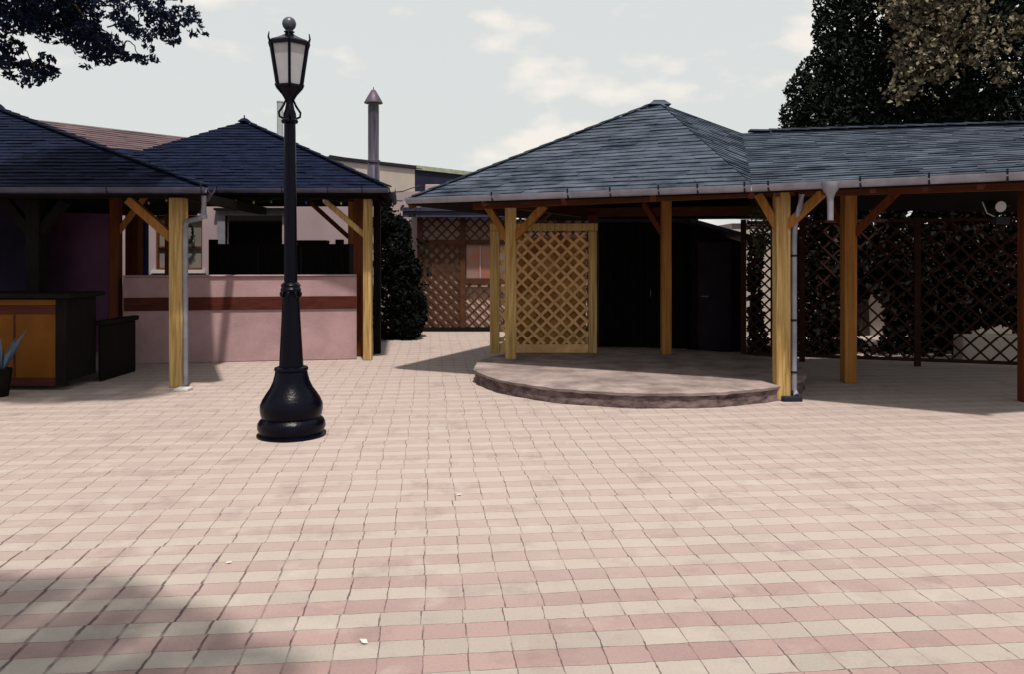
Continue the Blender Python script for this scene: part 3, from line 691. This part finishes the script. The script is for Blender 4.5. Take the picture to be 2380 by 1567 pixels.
m = MB(); m.slab(bC+cdn, bD+cdn, 4.422, 4.52, 3.1); m.build('coping', BKT, tb)
na = thing('clad_annex', 'navy clad annex with pale green coping next to the tan building', 'building', (bD.x+1, bD.y+1, 0))
m = MB(); m.slab(bD+d2*.02, bE+d2*1.5, 0, 4.40, 2.8); m.build('wall', NVY, na)
m = MB(); m.slab(bD+d2*.02+cdn, bE+cdn+d2*1.5, 4.402, 4.53, 2.9); m.build('coping', mat('green_coping', (.35,.38,.28), .7), na)
m = MB(); v0 = px(1010,432,21.0); m.box(v0.x-.25,21,0,v0.x+.2,21.6,v0.z+.05); tag(m.build('vent_box', PKW, bevel=.02), 'pale vent housing beside the left end of the big roof', 'vent')
# flue with cone cap
fu = thing('metal_flue', 'tall metal flue with a conical cap rising behind the bar roof', 'flue', (gx(868,18.6),18.6,0))
fx_ = gx(868,18.6); r = .128
m = MB(); m.lathe((fx_,18.6,0), [(r*1.12,0),(r*1.12,gz(385,18.6)),(r,gz(383,18.6)),(r,gz(244,18.6))], 28); m.build('pipe', FLU, fu, smooth=True)
m = MB(); m.lathe((fx_,18.6,gz(238,18.6)), [(.10,0),(.215,-.01),(.215,.008),(.13,.16),(.05,.295),(.012,.31),(.008,.37)], 28); m.build('cap', FLC, fu, smooth=True)
m = MB(); m.lathe((fx_,18.6,gz(378,18.6)), [(r*1.0,0),(r*1.25,.01),(r*1.25,.06),(r,.07)], 24); m.build('collar', FLC, fu, smooth=True)
gp = thing('grey_pole', 'pale grey vent pipe just left of the street lamp above the bar roof', 'vent pipe', (gx(651,17.9),17.9,0))
m = MB(); m.lathe((gx(651,17.9),17.9,0), [(.07,0),(.07,gz(238,17.9))], 16); m.build('pipe', GRY, gp, smooth=True)
m = MB(); m.lathe((gx(651,17.9),17.9,gz(238,17.9)+.001), [(.075,0),(.08,.02),(.06,.05)], 16); m.build('cap', GRY, gp)
# pale gable and cables in the passage
m = MB(); gA, gB = px(880,800,20.2), px(968,800,20.2)
m.box(gA.x-.3,20.2,0,gB.x+.1,20.4,gz(444,20.2)); tag(m.build('passage_wall', PKW), 'pale lilac wall at the end of the dark passage between the pavilions', 'wall')
m = MB(); m.tube([px(765,360,17.5), px(860,375,17.8), px(980,392,19)], .012, 5); m.tube([px(885,462,15.5), px(930,466,16.5), px(980,462,18)], .012, 5); m.tube([px(885,448,15.5), px(935,444,16.5), px(975,430,18)], .012, 5)
tag(m.build('cable', BKT), 'thin black overhead cables crossing the gap between the two roofs', 'cable')
# passage shrub
def crown(mb, clumps, n, size, asp=.55, core=None):
    for (c, rx, ry, rz, wgt) in clumps:
        c = Vector(c)
        for k in range(int(n*wgt)):
            while True:
                p = Vector((random.uniform(-1,1), random.uniform(-1,1), random.uniform(-1,1)))
                if p.length < 1: break
            p = p.normalized()*(p.length**.55)
            mb.leaf(c+Vector((p.x*rx, p.y*ry, p.z*rz)), size, asp)
ps = thing('passage_tree', 'dark bushy evergreen filling the passage between bar and lattice hut', 'tree', (gx(918,17),17,0))
m = MB(); X = gx(915,16.8)
crown(m, [((X-.1,16.8,.7),.6,.7,.8,1.6), ((X-.1,16.9,1.8),.5,.6,.6,1.3), ((X-.25,16.6,2.5),.3,.4,.35,.5), ((X+.25,17.2,.6),.42,.5,.6,1), ((X+.22,17.3,1.4),.3,.4,.4,.5), ((X+.05,17.1,2.3),.28,.4,.3,.4), ((X-.3,16.7,2.95),.16,.3,.2,.12), ((X+.35,16.6,.3),.3,.4,.3,.5), ((X-.05,16.8,1.4),.85,.7,1.5,.35)], 1500, .13)
m.build('crown', LFP, ps)
m = MB(); m.tube([(X,16.9,0),(X-.05,16.9,1.2),(X-.2,16.8,2.4)], .07, 8, .02); m.build('trunk', BARK, ps)

# ------------------------------------------------------------------ STREET LAMP
lx, ly = gx(678, 7.63), 7.63
la = thing('street_lamp', 'black cast-iron street lamp with bulbous base and milky glass lantern in the paved yard', 'street lamp', (lx, ly, 0))
C = (lx, ly, 0)
m = MB(); m.lathe(C, [(.325,0),(.325,.018),(.30,.03),(.305,.05),(.318,.08),(.315,.12),(.30,.15),(.272,.175),(.285,.20),(.293,.245),(.292,.30),(.27,.35),(.235,.405),(.20,.455),(.172,.515),(.155,.58),(.15,.612)], 48)
m.build('base', BLK, la, smooth=True)
m = MB(); m.lathe(C, [(.14,.613),(.156,.62),(.16,.636),(.154,.65),(.135,.658)], 40); m.build('base_ring', BLK, la, smooth=True)
m = MB()
prof = [(.113,.659),(.111,.70),(.078,1.32),(.074,1.37)]
nn = 10; i = len(m.v)
for (rr, z) in prof:
    for k in range(nn*4):
        a = 2*math.pi*k/(nn*4); q = rr*(1-.035*(k % 4 == 0)); m.v.append((lx+q*math.cos(a), ly+q*math.sin(a), z))
for j in range(3):
    for k in range(nn*4): m.f.append((i+j*nn*4+k, i+j*nn*4+(k+1) % (nn*4), i+(j+1)*nn*4+(k+1) % (nn*4), i+(j+1)*nn*4+k))
m.build('lower_column', BLK, la, smooth=True)
m = MB(); m.lathe(C, [(.07,1.371),(.093,1.385),(.097,1.405),(.086,1.425),(.094,1.445),(.078,1.465),(.064,1.475)], 32)
for k in range(8):
    a = k*math.pi/4; m.ball((lx+.088*math.cos(a), ly+.088*math.sin(a), 1.36), .02, 6, 1.5)
m.build('collar', BLK, la, smooth=True)
m = MB(); m.lathe(C, [(.062,1.476),(.060,1.9),(.055,2.9),(.054,2.99)], 32); m.build('upper_column', BLK, la, smooth=True)
m = MB(); m.lathe(C, [(.054,2.991),(.075,3.0),(.08,3.02),(.062,3.04),(.06,3.09),(.045,3.13),(.034,3.19),(.03,3.215),(.04,3.235),(.07,3.275),(.10,3.31),(.112,3.325),(.112,3.345)], 24)
m.build('capital', BLK, la, smooth=True)
for k in range(4):
    a = math.pi/4*(2*k+.4); dx, dy = math.cos(a), math.sin(a)
    m = MB(); pts = [(lx+dx*r_, ly+dy*r_, z) for r_, z in ((.055,3.04),(.095,3.06),(.10,3.10),(.06,3.16),(.034,3.22),(.06,3.27),(.115,3.335),(.13,3.37))]
    m.tube(pts, .011, 8); m.build('scroll', BLK, la, smooth=True)
# hexagonal lantern, an edge towards the yard's open side
a0 = R(-74.5)
def hx_(r, z, k): a = a0+k*math.pi/3; return Vector((lx+r*math.cos(a), ly+r*math.sin(a), z))
rb, rt, zb, zt_ = .125, .193, 3.345, 3.745
lf = MB()
for k in range(6):
    lf.beam(hx_(rb,zb,k), hx_(rt,zt_,k), .026, .026)
    lf.beam(hx_(rb,zb,k), hx_(rb,zb,k+1), .022, .026); lf.beam(hx_(rt,zt_,k), hx_(rt,zt_,k+1), .024, .034)
lan = lf.build('lantern_frame', BLK, la)
for k in range(6):
    m = MB(); a, b, c_, d_ = hx_(rb-.006,zb,k), hx_(rb-.006,zb,k+1), hx_(rt-.006,zt_,k+1), hx_(rt-.006,zt_,k)
    m.quad(a,b,c_,d_); nn_ = ((b-a).cross(d_-a)).normalized()*.004; m.quad(d_-nn_,c_-nn_,b-nn_,a-nn_); m.build('glass_pane', GLS, lan)
for k in range(6):
    p = hx_(rt+.008,zt_+.0,k); q_ = hx_(rt+.026,zt_+.04,k); s_ = hx_(rt+.018,zt_+.09,k)
    m = MB(); m.tube([p,q_,s_], .013, 8, .005); m.build('crest', BLK, lan, smooth=True)
m = MB(); m.lathe((lx,ly,0), [(rt+.01,zt_+.017),(rt-.01,zt_+.035),(.12,zt_+.062),(.075,zt_+.085),(.05,zt_+.10),(.04,zt_+.115)], 6, a0); m.build('lantern_roof', BLK, la)
m = MB(); m.lathe((lx,ly,0), [(.035,zt_+.116),(.052,zt_+.128),(.03,zt_+.142),(.04,zt_+.15),(.024,zt_+.158)], 20); m.ball((lx,ly,zt_+.205), .066, 14, 1.0); m.build('finial', mat('finial_iron',(.05,.06,.09),.35,.5,14,.3,40,spec=.6), la, smooth=True)
la.rotation_euler = (0, R(-.35), 0)

# ------------------------------------------------------------------ TREES
# dark conifer, right
tr = thing('evergreen_tree', 'tall dark evergreen rising behind the covered walkway roof', 'tree', (gx(1990,17.5),17.5,0))
m = MB(); T = lambda x,y,d=17.5: px(x,y,d)
cl_ = []
for (x,y,r) in ((1935,10,45),(1960,60,65),(1925,70,38),(1950,130,62),(1900,170,45),(1860,205,36),(1890,235,55),(1850,262,36),(1835,285,24),(1960,200,75),(1980,270,85),(1920,290,70),(2040,40,80),(2060,130,80),(2060,230,90),(2000,-60,90),(1985,150,70),(2130,260,80),(2000,340,120),(1880,340,60)):
    c = T(x,y); rr = r/1850*17.5; cl_.append((c, rr, rr*1.3, rr, (r/60)**2))
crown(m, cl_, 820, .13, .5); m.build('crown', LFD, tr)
m = MB(); c = T(2000,300); m.tube([(c.x,17.7,0),(c.x,17.7,3),(c.x+.1,17.7,8)], .28, 10, .06)
for (x,y) in ((1860,210),(1900,120),(1930,40),(1840,275)):
    e = T(x,y); m.tube([(c.x,17.7,e.z-.9), lerp(Vector((c.x,17.7,e.z-.9)),e,.6), e], .05, 6, .012)
m.build('trunk', BARK, tr)
tr = thing('brown_leaved_tree', 'broad tree with pale brown dry leaves at the top right corner', 'tree', (gx(2220,16),16,0))
m = MB(); cl_ = []
for (x,y,r) in ((2110,25,48),(2170,60,55),(2120,110,50),(2190,10,55),(2230,40,55),(2260,110,48),(2170,150,48),(2100,200,34),(2150,-40,70),(2330,170,30),(2355,60,30)):
    c = T(x,y,15.6); rr = r/1850*15.6; cl_.append((c, rr, rr, rr, (r/60)**2))
cl_ += [(c+Vector((random.gauss(0,.25),-.1,random.gauss(0,.25))), rx*1.5, ry, rz*1.4, w_*.25) for c, rx, ry, rz, w_ in list(cl_)]
crown(m, cl_, 420, .115, .7); m.build('crown', LFR, tr)
m = MB(); cl_ = []
for (x,y,r) in ((2200,230,90),(2290,160,90),(2320,40,90),(2230,60,110),(2330,270,90),(2260,320,100),(2420,130,110),(2150,290,70),(2160,0,110),(2120,140,80),(2420,300,110),(2350,-80,120)):
    c = T(x,y,16.6); rr = r/1850*16.6; cl_.append((c, rr, rr*1.1, rr, (r/60)**2))
crown(m, cl_, 640, .15, .5); m.build('shaded_crown', LFD, tr, )  # shaded part of the tree, shade put into the darker leaf colour
m = MB(); c = T(2230,300,16.6); m.tube([(c.x,16.7,0),(c.x,16.7,3.2),(c.x+.2,16.7,7)], .3, 10, .08)
for (x,y) in ((2120,110),(2300,80),(2180,20),(2380,160)):
    e = T(x,y,16); m.tube([(c.x,16.7,e.z-1.2), lerp(Vector((c.x,16.7,e.z-1.2)),e,.6), e], .07, 6, .015)
m.build('trunk', BARK, tr)

# overhanging tree, left foreground (trunk stands outside the picture)
tr = thing('overhanging_tree', 'overhanging branches with dark leaves at the top left corner', 'tree', (-9.6, 7.2, 0))
m = MB(); D = 9.6; cl_ = []
for (x,y,rx,ry,wt) in ((40,10,75,38,3.2),(120,15,75,45,3.6),(185,25,42,45,2.4),(30,45,50,30,1.6),(100,50,60,22,1.6),(205,70,28,22,.8),(180,85,26,20,.6),(225,95,26,24,.7),(255,100,28,22,.8),(268,118,18,16,.35),(288,128,10,14,.22),(203,122,22,16,.5),(235,136,26,13,.5),(160,88,20,18,.35),(102,74,20,12,.28),(98,92,8,5,.05),(120,94,8,5,.05),
                      (284,42,22,20,.38),(300,62,26,18,.4),(330,80,26,14,.4),(355,20,28,28,.6),(378,55,36,32,1.1),(395,85,20,18,.35),(420,38,24,22,.4),(450,32,13,16,.18),(461,52,4,10,.05),(474,74,9,4,.04),(447,78,8,5,.05),(324,137,17,9,.2),(345,109,10,7,.08),(358,136,9,8,.09),
                      (22,105,28,22,.7),(8,125,14,22,.35),(5,148,14,12,.2),(48,150,18,14,.3),(85,158,36,20,.75),(112,165,18,18,.3),(75,182,20,14,.3),(24,176,11,9,.15),(60,196,9,8,.06),(110,133,14,9,.1),(200,153,9,5,.04),(250,20,40,20,.25),(310,8,40,14,.3),(70,-40,120,50,4),(230,-45,120,45,3),(380,-40,60,40,1)):
    c = px(x,y,D+random.uniform(-.35,.35)); s = D/1850; cl_.append((c, rx*s, (rx+ry)*.5*s+.1, ry*s, wt))
crown(m, cl_, 260, .078, .5); m.build('leaves', LFB, tr)
m = MB()
crown(m, [((-9.0,7.6,5.6),1.9,1.5,.9,1.3),((-7.2,7.9,5.5),1.4,1.2,.7,1.1),((-6.0,8.3,5.4),1.2,1.2,.6,1.3),((-5.0,8.1,5.3),1.0,1.0,.55,1.2),((-4.3,8.0,5.4),.7,.8,.4,.5),((-7.8,6.9,6.3),2.2,1.4,.8,1)], 2600, .12, .55); m.build('crown', LFD, tr)  # unseen crown clumps added above the frame to shade the left pavilion
m = MB(); m.tube([(-9.6,7.2,0),(-9.5,7.25,1.6),(-9.55,7.4,3.6),(-9.4,7.6,5.6)], .24, 12, .12); m.build('trunk', BARK, tr)
m = MB()
def twig(a, b, r0_, r1_):
    a = Vector(a); b = Vector(b); pts = [lerp(a,b,t) + Vector((0,0,.10*math.sin(t*math.pi))) + Vector((random.gauss(0,.008),0,random.gauss(0,.008))) for t in [i/8 for i in range(9)]]
    m.tube(pts, r0_, 6, r1_)
hub = px(60,-60,D); twig((-9.5,7.3,3.9), hub, .10, .05); twig((-9.45,7.5,5.0),(-5.4,8.2,5.6),.08,.02)
for (x,y) in ((215,60),(400,40),(300,10)): twig(hub, px(x,y,D), .036, .008)
for (a,b) in (((215,60),(288,130)),((215,60),(230,135)),((400,40),(474,76)),((380,50),(400,95)),((60,-60),(25,110)),((25,100),(85,160)),((85,150),(75,190)),((120,40),(165,95)),((250,60),(345,110)),((290,100),(325,137)),((25,100),(22,178)),((330,20),(320,85)),((60,20),(105,80))):
    twig(px(*a,D), px(*b,D), .010, .004)
m.build('branches', BARK, tr, smooth=True)

# second tree, unseen, added beside the viewpoint to shade the lower left paving
tr = thing('unseen_shade_tree', 'unseen leafy tree added beside the viewpoint to shade the lower left paving', 'tree', (-4.2, -.6, 0))
m = MB(); crown(m, [((-.75,1.5,4.2),.4,.3,.3,.4),((-1.2,1.75,4.2),.5,.45,.4,.9),((-1.8,2.0,4.3),.6,.5,.5,1.2),((-2.4,2.1,4.2),.6,.5,.5,1),((-2.2,1.1,4.5),1.,.7,.6,1.2),((-2.3,.3,4.8),1.3,.9,.7,1.6),((-3.8,.1,5.2),1.6,1.5,1.1,1.6)], 900, .10, .55); m.build('crown', LFD, tr)
m = MB(); m.tube([(-4.2,-.6,0),(-4.15,-.55,1.6),(-4.2,-.5,3.2),(-3.9,-.2,4.6)], .2, 12, .1); m.tube([(-4.1,-.4,3.6),(-2.8,.6,4.3),(-1.0,1.6,4.3)], .07, 8, .02); m.build('trunk', BARK, tr)

# small scraps of paper on the paving
def scrap(x, y, sz, rz, lab):
    d = 1.7*1850/(y-600); c = Vector((gx(x, d), d, .004)); m = MB()
    pts = [(-.5,-.28,.0),(.1,-.34,.12),(.5,-.1,.02),(.42,.3,.15),(-.1,.26,.03),(-.46,.2,.1)]
    P = [c + Vector(((px_*math.cos(rz)-py_*math.sin(rz))*sz, (px_*math.sin(rz)+py_*math.cos(rz))*sz, pz_*sz)) for px_, py_, pz_ in pts]
    k = len(P); m.v = [tuple(p) for p in P]+[(p.x,p.y,p.z+.0015) for p in P]
    m.f = [tuple(range(k))[::-1], tuple(range(k,2*k))] + [(i,(i+1) % k,k+(i+1) % k,k+i) for i in range(k)]
    tag(m.build('paper_scrap', WHT), lab, 'litter', 'paper scraps on the paving')
scrap(845, 1495, .045, 2.0, 'long crumpled white paper scrap lying nearest the bottom edge of the yard')
scrap(532, 1311, .03, .3, 'small white paper scrap on the paving in front of the street lamp')
scrap(1067, 1153, .035, .1, 'small white paper scrap in the middle of the paved yard')
